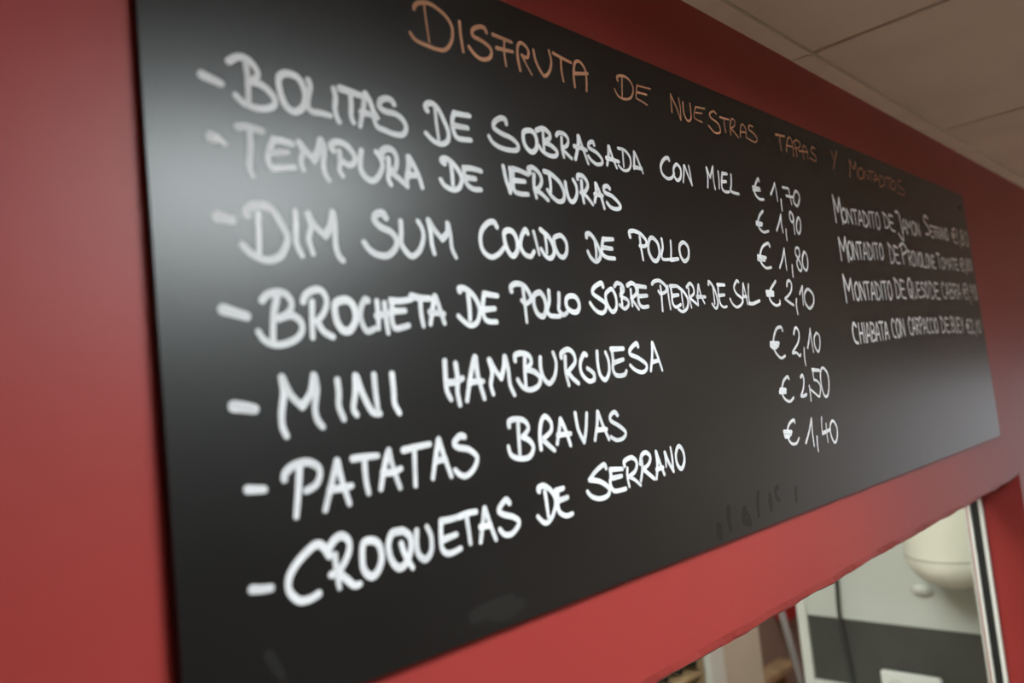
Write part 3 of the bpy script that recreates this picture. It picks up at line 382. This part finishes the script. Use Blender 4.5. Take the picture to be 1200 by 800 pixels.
  ('SERRANO', 'W', [[1,545.7,-62.5,543.3,-59.1,531.6,-63.1,521.7,-69.1],[1,521.7,-69.3,535.7,-72.8,546.4,-79.9,544.3,-85.7,533,-87,522,-83.5,517.1,-78.6],[1,551.2,-65.7,551.2,-70.7,549.1,-76.6,553.9,-83.5,570.6,-84],[1,551.4,-64.5,568.8,-66.1],[1,554,-72.3,566.6,-72.1],[1,572.5,-64,573.3,-59.7,584.5,-57.8,591.2,-63.1,587.5,-70.4,576.9,-74.1],[0.8,576.9,-74.1,584.9,-77.8,593.5,-84.1],[0.8,576.3,-66.4,574.8,-73.8,576.2,-82.9],[1,596.4,-65.1,600.2,-57.7,607.4,-55.9,613.3,-60.5,609.7,-66.7,599.8,-70.1],[1,599.8,-70.1,607.8,-75.7,615.9,-81.4],[1,598.8,-58.8,598.9,-69.3,594.3,-80.4],[1,623.4,-57,623.4,-68.4,619.3,-81.8],[1,623.4,-57,628,-69,632.9,-79.7],[1,621.1,-73.4,632,-72.8],[1,637.8,-59.3,642.5,-69.4,649,-78.7],[0.9,648.4,-78.3,649.4,-66.1,648.5,-55.7],[0.8,637.3,-59.3,637.8,-66.1,637.3,-72.8],[1,663,-55.9,656.4,-62.8,656.7,-72.5,663,-78.1,669.8,-71.3,669.4,-61.5,663,-55.9]]),
  ('DISFRUTA', 'O', [[0.9,377.5,306.3,378.5,309.2,383.3,313,392.5,315.6,401.4,314.1,410,309.9,415.2,302.9,414.7,294.3,411,286.9,405,281.1,396.9,279.5,385.5,280,375.7,281.4,371.4,285.8],[0.55,388.2,312.2,388.6,299.4,389.7,283.2],[0.9,424.3,309.8,424,297.9,425,284.8],[1,454.1,309.1,452.3,312.5,446.4,311.9,438.6,307.4,437.9,301.8,447.7,300.1,456,296.8,457.5,291.7,453,286.1,443.9,283.8,437.1,286.4,432.1,291],[0.9,461.5,309.5,472.9,309.2,483.7,308.8],[0.9,464.4,298.5,483.9,300.3],[0.75,474.9,307.5,473.2,295.7,473.9,285.2],[0.9,491.2,285.5,489.7,296.6,491.4,307.4,496.9,311.8,504.3,307.4,502.3,299.8,495.1,300.3],[0.6,495.1,300.3,500.3,292.4,505.7,285],[0.9,511.5,309.3,513.2,299.1,519.3,290,524.1,288.2,531.3,295.3,534.6,304.5,532.7,314.3],[0.9,538.7,313.4,550.8,311.7,563.4,310.6],[0.8,548.7,309.9,547.8,299.3,548.8,289.2],[0.9,564.9,287.4,565.2,299.9,569.2,312,577.2,314.7,583.7,308.1,583.6,296.7,581.9,287.5],[1,567.3,301,587.1,305.8]]),
  ('DE', 'O', [[0.8,635.5,310.1,635.2,314.1,644.4,317.3,655,316.1,661.1,308,655.6,297.3,643.8,292.8,633.4,293.8,628.3,299.9],[0.6,643.7,316.1,641.5,304.9,639.5,292.5],[0.65,668.9,313.2,666.1,305,664.8,298.6,673.5,297.1,683.3,295.1],[0.6,668.8,312.7,693.3,314.6],[0.7,667.2,305.3,684.6,306.4]]),
  ('NUESTRAS', 'O', [[0.8,730.3,297.1,731.1,306.6,732.4,317.7],[0.7,732.2,316.9,740.7,304.3,746.7,291],[0.6,746.7,291,748.8,306,747.4,316.6],[0.8,755.7,313.3,755.2,300,761.5,293.2,769.4,298.4,770.6,315],[0.5,782.4,313.7,777.9,306.1,777.6,299.3,792.3,297.7],[0.5,782.4,313.7,802.3,315.6],[0.5,780.7,306.6,795,308.8],[0.8,827.9,314.7,822.5,316.7,812.8,312.4,814.4,307.3,828.1,303.8,832.6,298.5,831.2,292.8,818.9,290.5,806.1,296.5],[0.8,836.1,312.4,857.5,313.5],[0.7,844.9,311.8,844.4,303.9,845.2,295.4],[0.7,857.1,294.4,858.4,304.9,864.2,315.6,871.8,314.7,868.3,307.6,859.5,303.6],[0.7,859.5,303.6,875.9,294.6],[0.7,881.1,296.3,884.3,308.2,890.7,314.3,897.4,309.1,895.8,297.4],[0.7,882.9,303.1,896.2,304.8],[0.7,917.5,316.2,909.2,316.2,906,310.7,919.9,306.6,925.1,300.9,917,296.2,899.3,298]]),
  ('TAPAS', 'O', [[1,981.1,317.8,1007.9,320],[0.8,992.2,318.1,991.4,309.2,991.8,297.9],[0.7,1007.9,299.1,1011.3,310.3,1020.3,320.8,1028.8,316.9,1028,295.3],[0.7,1010.7,308.4,1028.2,308.8],[0.8,1032.4,315.7,1044,321.4,1055,317.9,1048.9,311.4,1033.9,307.9],[0.7,1038,314.9,1038.7,304.2,1038.4,297],[0.7,1060.5,296.9,1060.5,309.7,1064.9,316.8,1074.2,313.8,1073.6,299],[0.9,1047.4,306.6,1077,309.7],[0.8,1103.4,318.7,1095.2,320.2,1088.8,313.5,1101.7,307.2,1099.4,300.3,1080.8,302]]),
  ('Y', 'O', [[0.8,1163.7,325,1167.8,313.9],[0.9,1183.7,328.3,1170.3,310.4,1161.1,297.3]]),
  ('MONTADITOS', 'O', [[0.9,1222.9,294.4,1228.4,309.3,1230.8,322.9],[0.8,1230.8,322.9,1244.1,310.7,1254.1,323.5],[0.9,1254.1,323.5,1255.3,299],[0.7,1272.2,315.9,1261.3,308.1,1262.7,298,1277.6,302.1,1281.8,313.2,1272.2,315.9],[0.7,1281.6,298.5,1290.4,314.4,1301.7,301.3,1310.7,317.4],[0.7,1304.8,316.5,1333.6,318.6],[0.7,1318.7,316.5,1315.4,301.1],[0.7,1326.4,300.5,1337.9,314.9,1347.6,303.4],[0.7,1328.7,306.1,1349.4,307.9],[0.7,1355.8,316.4,1372.1,313.3,1370.5,302.1,1347.9,296.9,1355.3,315.3],[0.7,1382.6,317,1379,301],[0.7,1382.6,317,1413.5,318],[0.7,1397.7,316.9,1393.1,298.5],[0.6,1415.3,314.8,1401.5,304,1418.2,299.5,1429.9,312.3,1415.3,314.8],[0.6,1462.7,321.4,1445.5,319,1444.7,309.8,1469.1,306.1,1464.9,296.3,1432.8,296.9]]),
  ('MONTADITO', 'W', [[1.3,1143.2,255.5,1143.2,216.1],[1.3,1143.2,255.5,1155.1,233.4],[1.3,1155.1,233.4,1165.6,254.5],[1.3,1165.6,254.5,1167.7,215.5],[1.08,1176.4,239.8,1168.1,231.3,1172.7,219.4,1183.8,223.7,1183.8,236.1,1176.4,239.8],[1.08,1189.5,219.7,1189.5,240.6],[1.08,1189.5,240.6,1206.1,220],[1.08,1206.1,220,1205.2,241.5],[1.08,1210,241.8,1228.4,242.9],[1.08,1219.2,242.3,1219.2,220.2],[1.08,1231.4,220.5,1240.6,243.6,1249.8,220.8],[1.08,1235,228.5,1246.1,228.8],[1.08,1255.5,244.5,1255.5,220.9],[1.08,1252.8,244.3,1265.6,240.3,1271.1,228.4,1262,221,1254.6,220.9],[1.08,1278.3,245.8,1278.3,221.3],[1.08,1283.8,246.1,1302.2,247.2],[1.08,1293,246.7,1293,221.6],[1.08,1314.3,247.9,1306.1,237.2,1310.7,221.9,1321.7,227.3,1321.7,243.1,1314.3,247.9]]),
  ('DE', 'W', [[1.08,1346.5,251.8,1346.5,227.8],[1.08,1343.2,251.8,1358.7,246.8,1365.4,233.9,1354.3,227.2,1345.4,227.9],[1.08,1371.2,251.6,1371.2,228.5,1391.2,224.3],[1.08,1371.2,251.6,1389,250.2],[1.08,1371.2,238.8,1386.7,238.1]]),
  ('JAMÓN', 'W', [[1.3,1406.7,260.1,1422,257.9,1427,231.5,1427,212.3,1406.7,222.2],[1.08,1432.2,226,1441.7,250.9,1451.2,226.4],[1.08,1436,234.8,1447.4,234.9],[1.08,1455.5,250.9,1455.5,226.5],[1.08,1455.5,250.9,1466.2,237.7],[1.08,1466.2,237.7,1475.7,251],[1.08,1475.7,251,1477.6,227],[1.08,1491.5,251,1482.9,241.5,1487.7,227.3,1499.1,232.2,1499.1,246.3,1491.5,251],[1.08,1505.1,227.7,1505.1,251],[1.08,1505.1,251,1522.2,228.1],[1.08,1522.2,228.1,1521.3,251.1]]),
  ('SERRANO', 'W', [[1.3,1580.7,266.3,1565.8,269.9,1556.9,260.6,1577.7,247.8,1577.7,236.7,1556.9,234.9],[1.08,1587.2,253.6,1587.2,233.9,1601.7,232],[1.08,1587.2,253.6,1600.1,253],[1.08,1587.2,242.7,1598.4,243],[1.08,1606.7,254.3,1606.7,232.1],[1.08,1604.3,253.1,1618.8,252.5,1617.2,244.7,1606.7,243.2],[1.08,1606.7,243.2,1620.4,232.5],[1.08,1625.4,255,1625.4,232.6],[1.08,1623,253.8,1637.5,253.1,1635.9,245.2,1625.4,243.8],[1.08,1625.4,243.8,1639.1,232.9],[1.08,1641.8,233,1649.8,255.8,1657.9,233.4],[1.08,1645,241,1654.6,241.2],[1.08,1661.3,233.4,1661.3,256.2],[1.08,1661.3,256.2,1675.8,233.8],[1.08,1675.8,233.8,1675,256.7],[1.08,1687.3,257.1,1680,247.7,1684,234,1693.7,238.8,1693.7,252.7,1687.3,257.1]]),
  ('PRICE', 'W', [[1.08,1749.1,261.9,1733.1,258.7,1727.8,247.1,1733.1,235.4,1749.1,232.3],[1.08,1722.4,249.9,1743.8,250.1],[1.08,1722.4,244.2,1743.8,244.2],[1.08,1754.6,248.6,1760.6,262.1],[1.08,1760.6,262.1,1760.6,232.2],[1.08,1773.4,238.1,1773.4,223],[1.08,1794.6,262.7,1784,254.9,1802.6,241.1,1794.6,231.8,1784,241.1,1802.6,255.1,1794.6,262.7],[1.08,1825.6,263.3,1815,247.3,1825.6,231.5,1836.3,247.4,1825.6,263.3]]),
  ('MONTADITO', 'W', [[1.3,1142.5,192.4,1142.5,160],[1.3,1142.5,192.4,1155.2,175.2],[1.3,1155.2,175.2,1166.5,195.3],[1.3,1166.5,195.3,1168.8,159.6],[1.08,1180.2,190,1172.4,179.2,1176.7,163.7,1187.1,169.6,1187.1,185.2,1180.2,190],[1.08,1192.5,164.7,1192.5,190.7],[1.08,1192.5,190.7,1208,165.7],[1.08,1208,165.7,1207.1,191.5],[1.08,1211.7,191.7,1228.9,192.6],[1.08,1220.3,192.1,1220.3,166.5],[1.08,1231.7,167.2,1240.3,193.2,1249,168.3],[1.08,1235.2,176.4,1245.5,177],[1.08,1254.4,193.9,1254.4,168.7],[1.08,1251.8,193.8,1263.9,189.4,1269,177.1,1260.4,169.1,1253.5,168.6],[1.08,1275.7,195,1275.7,170.1],[1.08,1280.9,195.3,1298.1,196.2],[1.08,1289.5,195.7,1289.5,170.9],[1.08,1309.6,196.8,1301.8,186.5,1306.1,172,1316.5,177.6,1316.5,192.3,1309.6,196.8]]),
  ('DE', 'W', [[1.08,1348.8,200.5,1348.8,168.8],[1.08,1345.5,200.7,1360.9,193.6,1367.4,178.4,1356.5,169.1,1347.7,168.8],[1.08,1373.2,198.9,1373.2,172.6,1392.9,170.4],[1.08,1373.2,198.9,1390.7,196.4],[1.08,1373.2,184.3,1388.5,184.1]]),
  ('PROVOLONE', 'W', [[1.3,1408.9,205.1,1410.5,170.9],[1.3,1400.8,200.2,1420.2,206.3,1436.4,195.9,1410.5,186.3],[1.08,1440.6,196.1,1440.6,170.1],[1.08,1438.2,194.8,1452.7,193.4,1451.1,184.4,1440.6,183.1],[1.08,1440.6,183.1,1454.3,170.3],[1.08,1464.9,196,1457.7,185.7,1461.7,170.4,1471.4,175.6,1471.4,190.9,1464.9,196],[1.08,1475.6,195.9,1483.6,170.8],[1.08,1483.6,170.8,1491.6,195.9],[1.08,1502.3,195.9,1495.1,185.9,1499.1,171,1508.7,176.1,1508.7,190.9,1502.3,195.9],[1.08,1514.5,195.8,1514.5,172.5,1529,171.5],[1.08,1539.6,195.7,1532.4,186.1,1536.4,171.6,1546.1,176.6,1546.1,190.9,1539.6,195.7],[1.08,1551.1,171.8,1551.1,195.7],[1.08,1551.1,195.7,1565.6,172.1],[1.08,1565.6,172.1,1564.8,195.7],[1.08,1570.6,195.6,1570.6,174.5,1585,172.4],[1.08,1570.6,195.6,1583.4,194.4],[1.08,1570.6,183.9,1581.8,184]]),
  ('TOMATE', 'W', [[1.3,1600.6,201.3,1618.3,201.1],[1.3,1609.4,201.2,1609.4,174.4],[1.08,1632.3,195,1624.1,186.6,1628.7,174.6,1639.7,178.9,1639.7,191.2,1632.3,195],[1.08,1645.7,195.4,1645.7,175],[1.08,1645.7,195.4,1656,184.5],[1.08,1656,184.5,1665.2,196.1],[1.08,1665.2,196.1,1667,175.5],[1.08,1671.2,175.6,1680.4,196.6,1689.6,176.1],[1.08,1674.9,183,1685.9,183.3],[1.08,1692.6,197,1711,197.7],[1.08,1701.8,197.4,1701.8,176.4],[1.08,1715.8,197.8,1715.8,178.8,1732.3,177.1],[1.08,1715.8,197.8,1730.5,197.3],[1.08,1715.8,187.3,1728.7,187.7]]),
  ('PRICE', 'W', [[1.08,1767.7,201.9,1756.1,198.9,1752.2,188.8,1756.1,179,1767.7,177.1],[1.08,1748.4,191.1,1763.8,191.8],[1.08,1748.4,186.1,1763.8,186.8],[1.08,1771.7,190.9,1776,202.3],[1.08,1776,202.3,1776,177.5],[1.08,1785.3,183,1785.3,170.6],[1.08,1800.7,203.4,1793,196.9,1806.5,186.5,1800.7,178.8,1793,185.8,1806.5,197.5,1800.7,203.4],[1.08,1823.1,204.3,1815.4,191.8,1823.1,180,1830.9,192.6,1823.1,204.3]]),
  ('MONTADITO', 'W', [[1.3,1138.8,137.8,1138.8,98.3],[1.3,1138.8,137.8,1152.6,116.3],[1.3,1152.6,116.3,1164.9,133.5],[1.3,1164.9,133.5,1167.3,103],[1.08,1184,128.9,1175.7,118.2,1180.3,103,1191.4,108.6,1191.4,124.1,1184,128.9],[1.08,1197.1,103.6,1197.1,129.6],[1.08,1197.1,129.6,1213.7,104.1],[1.08,1213.7,104.1,1212.8,130.4],[1.08,1217.6,130.6,1236.1,131.6],[1.08,1226.9,131.1,1226.9,104.6],[1.08,1239.1,105,1248.3,132.2,1257.5,105.6],[1.08,1242.8,114.5,1253.8,114.9],[1.08,1263.3,132.9,1263.3,105.8],[1.08,1260.5,132.8,1273.4,128,1278.9,114.6,1269.7,106.1,1262.3,105.8],[1.08,1286.1,134.1,1286.1,106.6],[1.08,1291.6,134.4,1310,135.3],[1.08,1300.8,134.9,1300.8,107.1],[1.08,1322.2,135.9,1313.9,124.3,1318.5,107.7,1329.6,113.8,1329.6,130.7,1322.2,135.9]]),
  ('DE', 'W', [[1.08,1352.2,142.7,1352.2,111.4],[1.08,1348.9,142.8,1364.6,136.1,1371.3,120.6,1360.1,111.4,1351.1,111.4],[1.08,1377.2,141.8,1377.2,114.5,1397.4,111.5],[1.08,1377.2,141.8,1395.2,139.6],[1.08,1377.2,126.6,1393,126.3]]),
  ('QUESO', 'W', [[1.3,1422.7,145.6,1412.8,133.3,1418.3,114.5,1431.6,120.4,1431.6,139.2,1422.7,145.6],[1.3,1422.7,126.8,1433.8,110.9],[1.08,1440,139.6,1442.7,116.7,1451.8,114.4,1456.3,127.4,1455.4,140.2],[1.08,1461.9,140.5,1461.9,117.3,1478.2,115.1],[1.08,1461.9,140.5,1476.4,139.8],[1.08,1461.9,127.6,1474.6,128],[1.08,1497.3,139.4,1488.3,141.6,1482.9,134.9,1495.5,126.1,1495.5,118.3,1482.9,116.6],[1.08,1511.1,142.6,1503,131.7,1507.5,116,1518.3,121.6,1518.3,137.6,1511.1,142.6]]),
  ('DE', 'W', [[1.08,1532.5,144.8,1532.5,115],[1.08,1528.7,144.9,1546.5,138.7,1554.1,123.9,1541.4,115,1531.3,115],[1.08,1560.8,144.5,1560.8,118,1583.6,115],[1.08,1560.8,144.5,1581.1,142.8],[1.08,1560.8,129.8,1578.6,129.7]]),
  ('CABRA', 'W', [[1.08,1618.7,142.2,1610,146.4,1601.2,134.6,1605.6,119.9,1618.7,117.2],[1.08,1624.4,117.3,1635.3,146.8,1646.2,117.6],[1.08,1628.8,127.6,1641.9,127.8],[1.08,1652,147.1,1652,117.7],[1.08,1652,147.1,1667.2,144.3,1667.2,135.5,1652,132.4],[1.08,1652,132.4,1669.4,129.7,1669.4,120.8,1652,117.7],[1.08,1678.4,147.5,1678.4,118],[1.08,1675.1,145.9,1694.8,144.8,1692.6,134.4,1678.4,132.7],[1.08,1678.4,132.7,1697,118.3],[1.08,1700.5,118.3,1711.4,147.9,1722.3,118.7],[1.08,1704.9,128.7,1718,128.9]]),
  ('PRICE', 'W', [[1.08,1761.7,150.2,1748,147.2,1743.4,134.7,1748,122.2,1761.7,119.2],[1.08,1738.8,137.8,1757.1,137.8],[1.08,1738.8,131.6,1757.1,131.6],[1.08,1766.5,136.2,1771.7,150],[1.08,1771.7,150,1771.7,119.3],[1.08,1782.6,125.5,1782.6,110.3],[1.08,1807.8,143.7,1798.7,149.8,1794.1,137.7,1807.8,137.7],[1.08,1807.8,146.7,1807.8,119.7],[1.08,1827.7,149.4,1818.5,134.7,1827.7,119.9,1836.8,134.7,1827.7,149.4]]),
  ('CHIABATA', 'W', [[1.3,1160.1,63.5,1152.5,68.2,1145,56.9,1148.8,42.1,1160.1,39],[1.08,1169.9,67.6,1169.9,39],[1.08,1183.1,68,1183.1,39.5],[1.08,1169.9,53.3,1183.1,53.7],[1.08,1191.1,68.2,1191.1,39.8],[1.08,1196,40,1204.2,68.5,1212.5,40.7],[1.08,1199.3,50,1209.2,50.4],[1.08,1216.8,68.9,1216.8,40.9],[1.08,1216.8,68.9,1228.3,66.4,1228.3,58,1216.8,54.9],[1.08,1216.8,54.9,1230,52.5,1230,44.2,1216.8,40.9],[1.08,1234.3,41.6,1242.5,69.5,1250.7,42.2],[1.08,1237.6,51.4,1247.4,51.7],[1.08,1253.4,69.8,1269.9,70.2],[1.08,1261.7,70,1261.7,42.7],[1.08,1272.6,43.1,1280.8,70.5,1289,43.8],[1.08,1275.9,52.7,1285.7,53.1]]),
  ('CON', 'W', [[1.08,1321.2,70.7,1313.9,75,1306.6,63.1,1310.3,48.4,1321.2,46],[1.08,1335.1,75.2,1326.9,63.6,1331.4,46.6,1342.3,52.8,1342.3,69.7,1335.1,75.2],[1.08,1348,47.6,1348,75.3],[1.08,1348,75.3,1364.4,48.5],[1.08,1364.4,48.5,1363.5,75.4]]),
  ('CARPACCIO', 'W', [[1.08,1400.7,74.2,1394.3,78.5,1387.8,67.1,1391,52.9,1400.7,50.3],[1.08,1405,50.4,1413.1,78.5,1421.2,50.8],[1.08,1408.2,60.3,1418,60.4],[1.08,1426.3,78.5,1426.3,50.9],[1.08,1423.8,77.1,1438.4,75.7,1436.8,66.2,1426.3,64.7],[1.08,1426.3,64.7,1440,51.2],[1.08,1445.1,78.4,1445.9,51.4],[1.08,1441,74.4,1450.8,79.8,1458.8,71.7,1445.9,63.5],[1.08,1461.5,51.7,1469.6,78.4,1477.7,52.1],[1.08,1464.7,61.1,1474.4,61.3],[1.08,1494.9,74.5,1488.4,78.4,1481.9,67.9,1485.2,54.9,1494.9,52.5],[1.08,1513.7,74.6,1507.2,78.4,1500.8,68.1,1504,55.3,1513.7,52.9],[1.08,1521.6,78.4,1521.6,53.1],[1.08,1534.5,78.4,1527.2,68.3,1531.3,53.3,1541,58.5,1541,73.4,1534.5,78.4]]),
  ('DE', 'W', [[1.08,1565.4,81.5,1565.4,53.5],[1.08,1561.8,81.7,1578.5,75.4,1585.7,61.6,1573.8,53.5,1564.2,53.6],[1.08,1592,80.3,1592,56.1,1613.4,53.4],[1.08,1592,80.3,1611.1,78],[1.08,1592,66.8,1608.7,66.4]]),
  ('BUEY', 'W', [[1.08,1626.1,82.3,1626.1,53.3],[1.08,1626.1,82.3,1638.5,79,1638.5,70.5,1626.1,67.8],[1.08,1626.1,67.8,1640.2,64.7,1640.2,56.1,1626.1,53.3],[1.08,1645.8,81.7,1648.4,56.1,1657.2,53.2,1661.6,67.2,1660.8,81.2],[1.08,1667.2,81,1667.2,55.9,1683,53.1],[1.08,1667.2,81,1681.3,79.2],[1.08,1667.2,67.1,1679.5,66.9],[1.08,1685.9,80.5,1694.7,66.6],[1.08,1703.5,79.9,1693,53.1]]),
  ('PRICE', 'W', [[1.08,1747.2,77.7,1732.7,75.3,1727.9,64.7,1732.7,53.9,1747.2,51.1],[1.08,1723.1,67.5,1742.4,67.1],[1.08,1723.1,62.1,1742.4,61.8],[1.08,1753.6,72.2,1763.3,77.3,1770.5,69.3,1753.6,51.1],[1.08,1753.6,51.1,1775.4,52.3],[1.08,1784.7,56.1,1784.7,43.2],[1.08,1793,65,1798.5,76.4],[1.08,1798.5,76.4,1798.5,50.9],[1.08,1816.7,76,1807,63.5,1816.7,50.8,1826.4,63.2,1816.7,76]]),
]
GHOSTS = [[2.2,742.0,-129.8,740.1,-140.1,740.6,-150.7],[2.6,774.6,-136.5,770.4,-146.7,781.9,-151.4],[1.6,771.9,-136.1,782.3,-144.6,784.3,-153.2],[2.0,808.6,-123.9,804.7,-134.5,803.6,-146.9],[2.0,832.5,-136.1,833.9,-142.0,834.2,-146.3],[1.8,834.5,-129.2,837.0,-136.8,833.1,-144.7],[2.0,856.7,-123.8,849.3,-127.1,850.3,-134.5,855.7,-138.2],[2.0,901.1,-131.7,898.9,-138.9,898.5,-145.6],[3.0,718.4,-145.4,717.5,-149.1,719.0,-153.3]]
SMEARS = [[1.6,220.8,-127.4,223.5,-133.9,227.2,-139.8],[2.5,377.5,-145.9,393.8,-144.1,416.0,-143.4],[2.0,390.1,-145.6,405.6,-153.2,426.4,-147.8]]
for word, colour, strokes in WORDS:
    bm = bmesh.new(); bm.loops.layers.uv.new('UVMap'); bm.loops.layers.uv.new('edge')
    uvl = bm.loops.layers.uv['UVMap']; edl = bm.loops.layers.uv['edge']
    for k, P in enumerate(strokes): stroke(bm, uvl, P, k, SW if colour == 'W' else SW*.80, edl=edl)
    name = 'chalk_dash' if word.startswith('dash') else 'chalk_price' if word.startswith('PRICE') else 'chalk_word'
    txt = word.replace('PRICE ', '€ ').replace('PRICE', '')
    o = obj(name, bm, CHALKW if colour == 'W' else CHALKO, board, recalc=False)
    if name == 'chalk_word': o['label'] = ('white' if colour == 'W' else 'salmon')+' chalk word '+txt
    if name == 'chalk_price' and txt.strip(): o['label'] = 'white chalk price '+txt
# wiped-out older writing, lower right of the middle, and two faint smears
for nm, m_, lst in (('wiped_stroke', GHOST, GHOSTS), ('chalk_smear', GHOSTL, SMEARS)):
    for k, P in enumerate(lst):
        bm = bmesh.new(); uvl = bm.loops.layers.uv.new('UVMap')
        stroke(bm, uvl, P, k-10, nib=False); obj(nm, bm, m_, board, recalc=False)

# ------------------------------------------------------------------ things seen through the hatch
CRW = mat('cream_enamel', (.80, .80, .68), .35)
t = thing('water_heater', 'white cylindrical water heater with a domed bottom, on the pale kitchen wall', 'water heater', (2.293, .682, CAMZ-.593))
def dome(r, zb, zs, n=9):
    return [(r*math.sin(math.pi/2*k/n)+.0005, zb+(zs-zb)*(1-math.cos(math.pi/2*k/n))) for k in range(n+1)]
bm = bmesh.new(); lathe(bm, [(.012, CAMZ-.594)]+dome(.1195, CAMZ-.593, CAMZ-.505)[1:]+[(.1195, CAMZ-.2), (.1195, CAMZ+.10), (.11, CAMZ+.13), (.07, CAMZ+.15)], 2.293, .682, 40)
obj('tank', bm, CRW, t, smooth=True)
bm = bmesh.new(); lathe(bm, [(.1188, CAMZ-.508), (.1206, CAMZ-.507), (.1206, CAMZ-.503), (.1188, CAMZ-.502)], 2.293, .682, 40)
obj('seam_band', bm, mat('cream_rubber', (.45, .45, .36), .5), t, smooth=True)

t = BX('wall_socket', WHITE, (KX-.030, KX-.0125, .792, .957, CAMZ-.965, CAMZ-.879), None, .004)
t['label'] = 'white double socket box on the dark splashback of the kitchen wall'; t['category'] = 'socket'
for yy in (.835, .914):
    bm = bmesh.new()
    for rr0, rr1, d0, d1 in ((.0205, .019, .0, .0008), (.019, .0175, .0008, -.012)):
        A = [bm.verts.new((KX-.030-d0, yy+rr0*math.cos(a*math.pi/10), CAMZ-.922+rr0*math.sin(a*math.pi/10))) for a in range(20)]
        B = [bm.verts.new((KX-.030-d1, yy+rr1*math.cos(a*math.pi/10), CAMZ-.922+rr1*math.sin(a*math.pi/10))) for a in range(20)]
        for i in range(20): bm.faces.new((A[i], A[(i+1) % 20], B[(i+1) % 20], B[i]))
    obj('socket_ring', bm, mat('socket_grey', (.35, .36, .33), .4), t, smooth=True)

bm = bmesh.new()
rings = []
for k in range(6):
    a = math.pi/2*k/6; rings.append([bm.verts.new((KX-.002-.026*math.sin(a), .818+.030*math.cos(a)*math.cos(b*math.pi/10), CAMZ-.644+.017*math.cos(a)*math.sin(b*math.pi/10)+.010*math.sin(a))) for b in range(20)])
for A, B in zip(rings, rings[1:]):
    for i in range(20): bm.faces.new((A[i], A[(i+1) % 20], B[(i+1) % 20], B[i]))
bm.faces.new(rings[-1]); bm.faces.new(rings[0][::-1])
o = obj('wall_cap', bm, WHITE, kw, smooth=True)

bm = bmesh.new()
tube(bm, crom([(2.40, 1.055, CEIL-.02), (2.402, 1.056, CAMZ-.40), (2.40, 1.056, CAMZ-.63), (2.395, 1.058, CAMZ-.74), (2.40, 1.046, CAMZ-.94), (2.402, 1.04, CAMZ-1.15), (2.405, 1.05, .4)], 6), .0052)
o = obj('power_cable', bm, mat('dark_cable', (.05, .05, .048), .5), smooth=True)
o['label'] = 'dark grey cable hanging down the pale kitchen wall'; o['category'] = 'cable'

BOTTLE = mat('dark_green_glass', (.012, .016, .010), .12)
# wooden bottle rack left of the white door post
t = thing('bottle_rack', 'tan wooden rack with dark bottle ends, lower left in the hatch', 'rack', (2.24, 1.6, CAMZ-1.25))
RX0, RX1, RZ0, RZ1 = 1.98, 2.45, CAMZ-1.30, CAMZ-.86
for z in (RZ0, RZ0+.145, RZ0+.29, RZ1-.012): BX('shelf', WOOD, (RX0, RX1, 1.60, 1.86, z, z+.014), t)
for x in (RX0, RX1-.014): BX('side_panel', WOOD, (x, x+.014, 1.595, 1.865, RZ0-.0, RZ1+.006), t)
BX('back_panel', WOOD, (RX0, RX1, 1.865, 1.875, RZ0, RZ1), t)
for r_ in range(3):
    for c_ in range(5):
        cx = RX0+.06+c_*.088; cz = RZ0+.014+.0385+r_*.145
        bm = bmesh.new(); A = []
        for rr, y in ((.012, 1.592), (.0145, 1.595), (.0145, 1.64), (.037, 1.70), (.037, 1.84)):
            A.append([bm.verts.new((cx+rr*math.cos(a*math.pi/8), y, cz+rr*math.sin(a*math.pi/8))) for a in range(16)])
        for P_, Q_ in zip(A, A[1:]):
            for i in range(16): bm.faces.new((P_[i], P_[(i+1) % 16], Q_[(i+1) % 16], Q_[i]))
        bm.faces.new(A[0]); bm.faces.new(A[-1])
        o = obj('bottle', bm, BOTTLE, smooth=True)
        o['label'] = 'dark bottle end in the %s row of the wooden rack, %s' % (('bottom', 'middle', 'top')[r_], ('at the left', 'second from left', 'in the centre', 'second from right', 'at the right')[c_]); o['category'] = 'bottle'; o['group'] = 'bottles in the wooden rack'

# bench, pole and red box right of the cream pier
t = BX('wall_shelf', WOOD, (3.20, 3.75, 1.90, 1.9995, CAMZ-1.425, CAMZ-1.395), None, .002)
t['label'] = 'short tan wooden shelf on the brown kitchen wall behind the grey pole'; t['category'] = 'shelf'
for x in (3.27, 3.66): BX('bracket', WOOD, (x, x+.02, 1.93, 1.9995, CAMZ-1.50, CAMZ-1.4255), t)
bm = bmesh.new(); tube(bm, [(3.13, 1.45, .002), (2.655, 1.45, CAMZ-.45)], .013)
o = obj('pole', bm, mat('grey_metal', (.42, .43, .44), .35, metal=.4), smooth=True)
o['label'] = 'slanting grey pole standing on the kitchen floor right of the cream pier'; o['category'] = 'pole'
o = BX('wall_box', mat('red_card', (.42, .02, .02), .5), (3.765, 3.90, 1.93, 1.9995, CAMZ-1.215, CAMZ-1.0), None, .004)
o['label'] = 'small red box fixed on the brown kitchen wall behind the pole'; o['category'] = 'box'
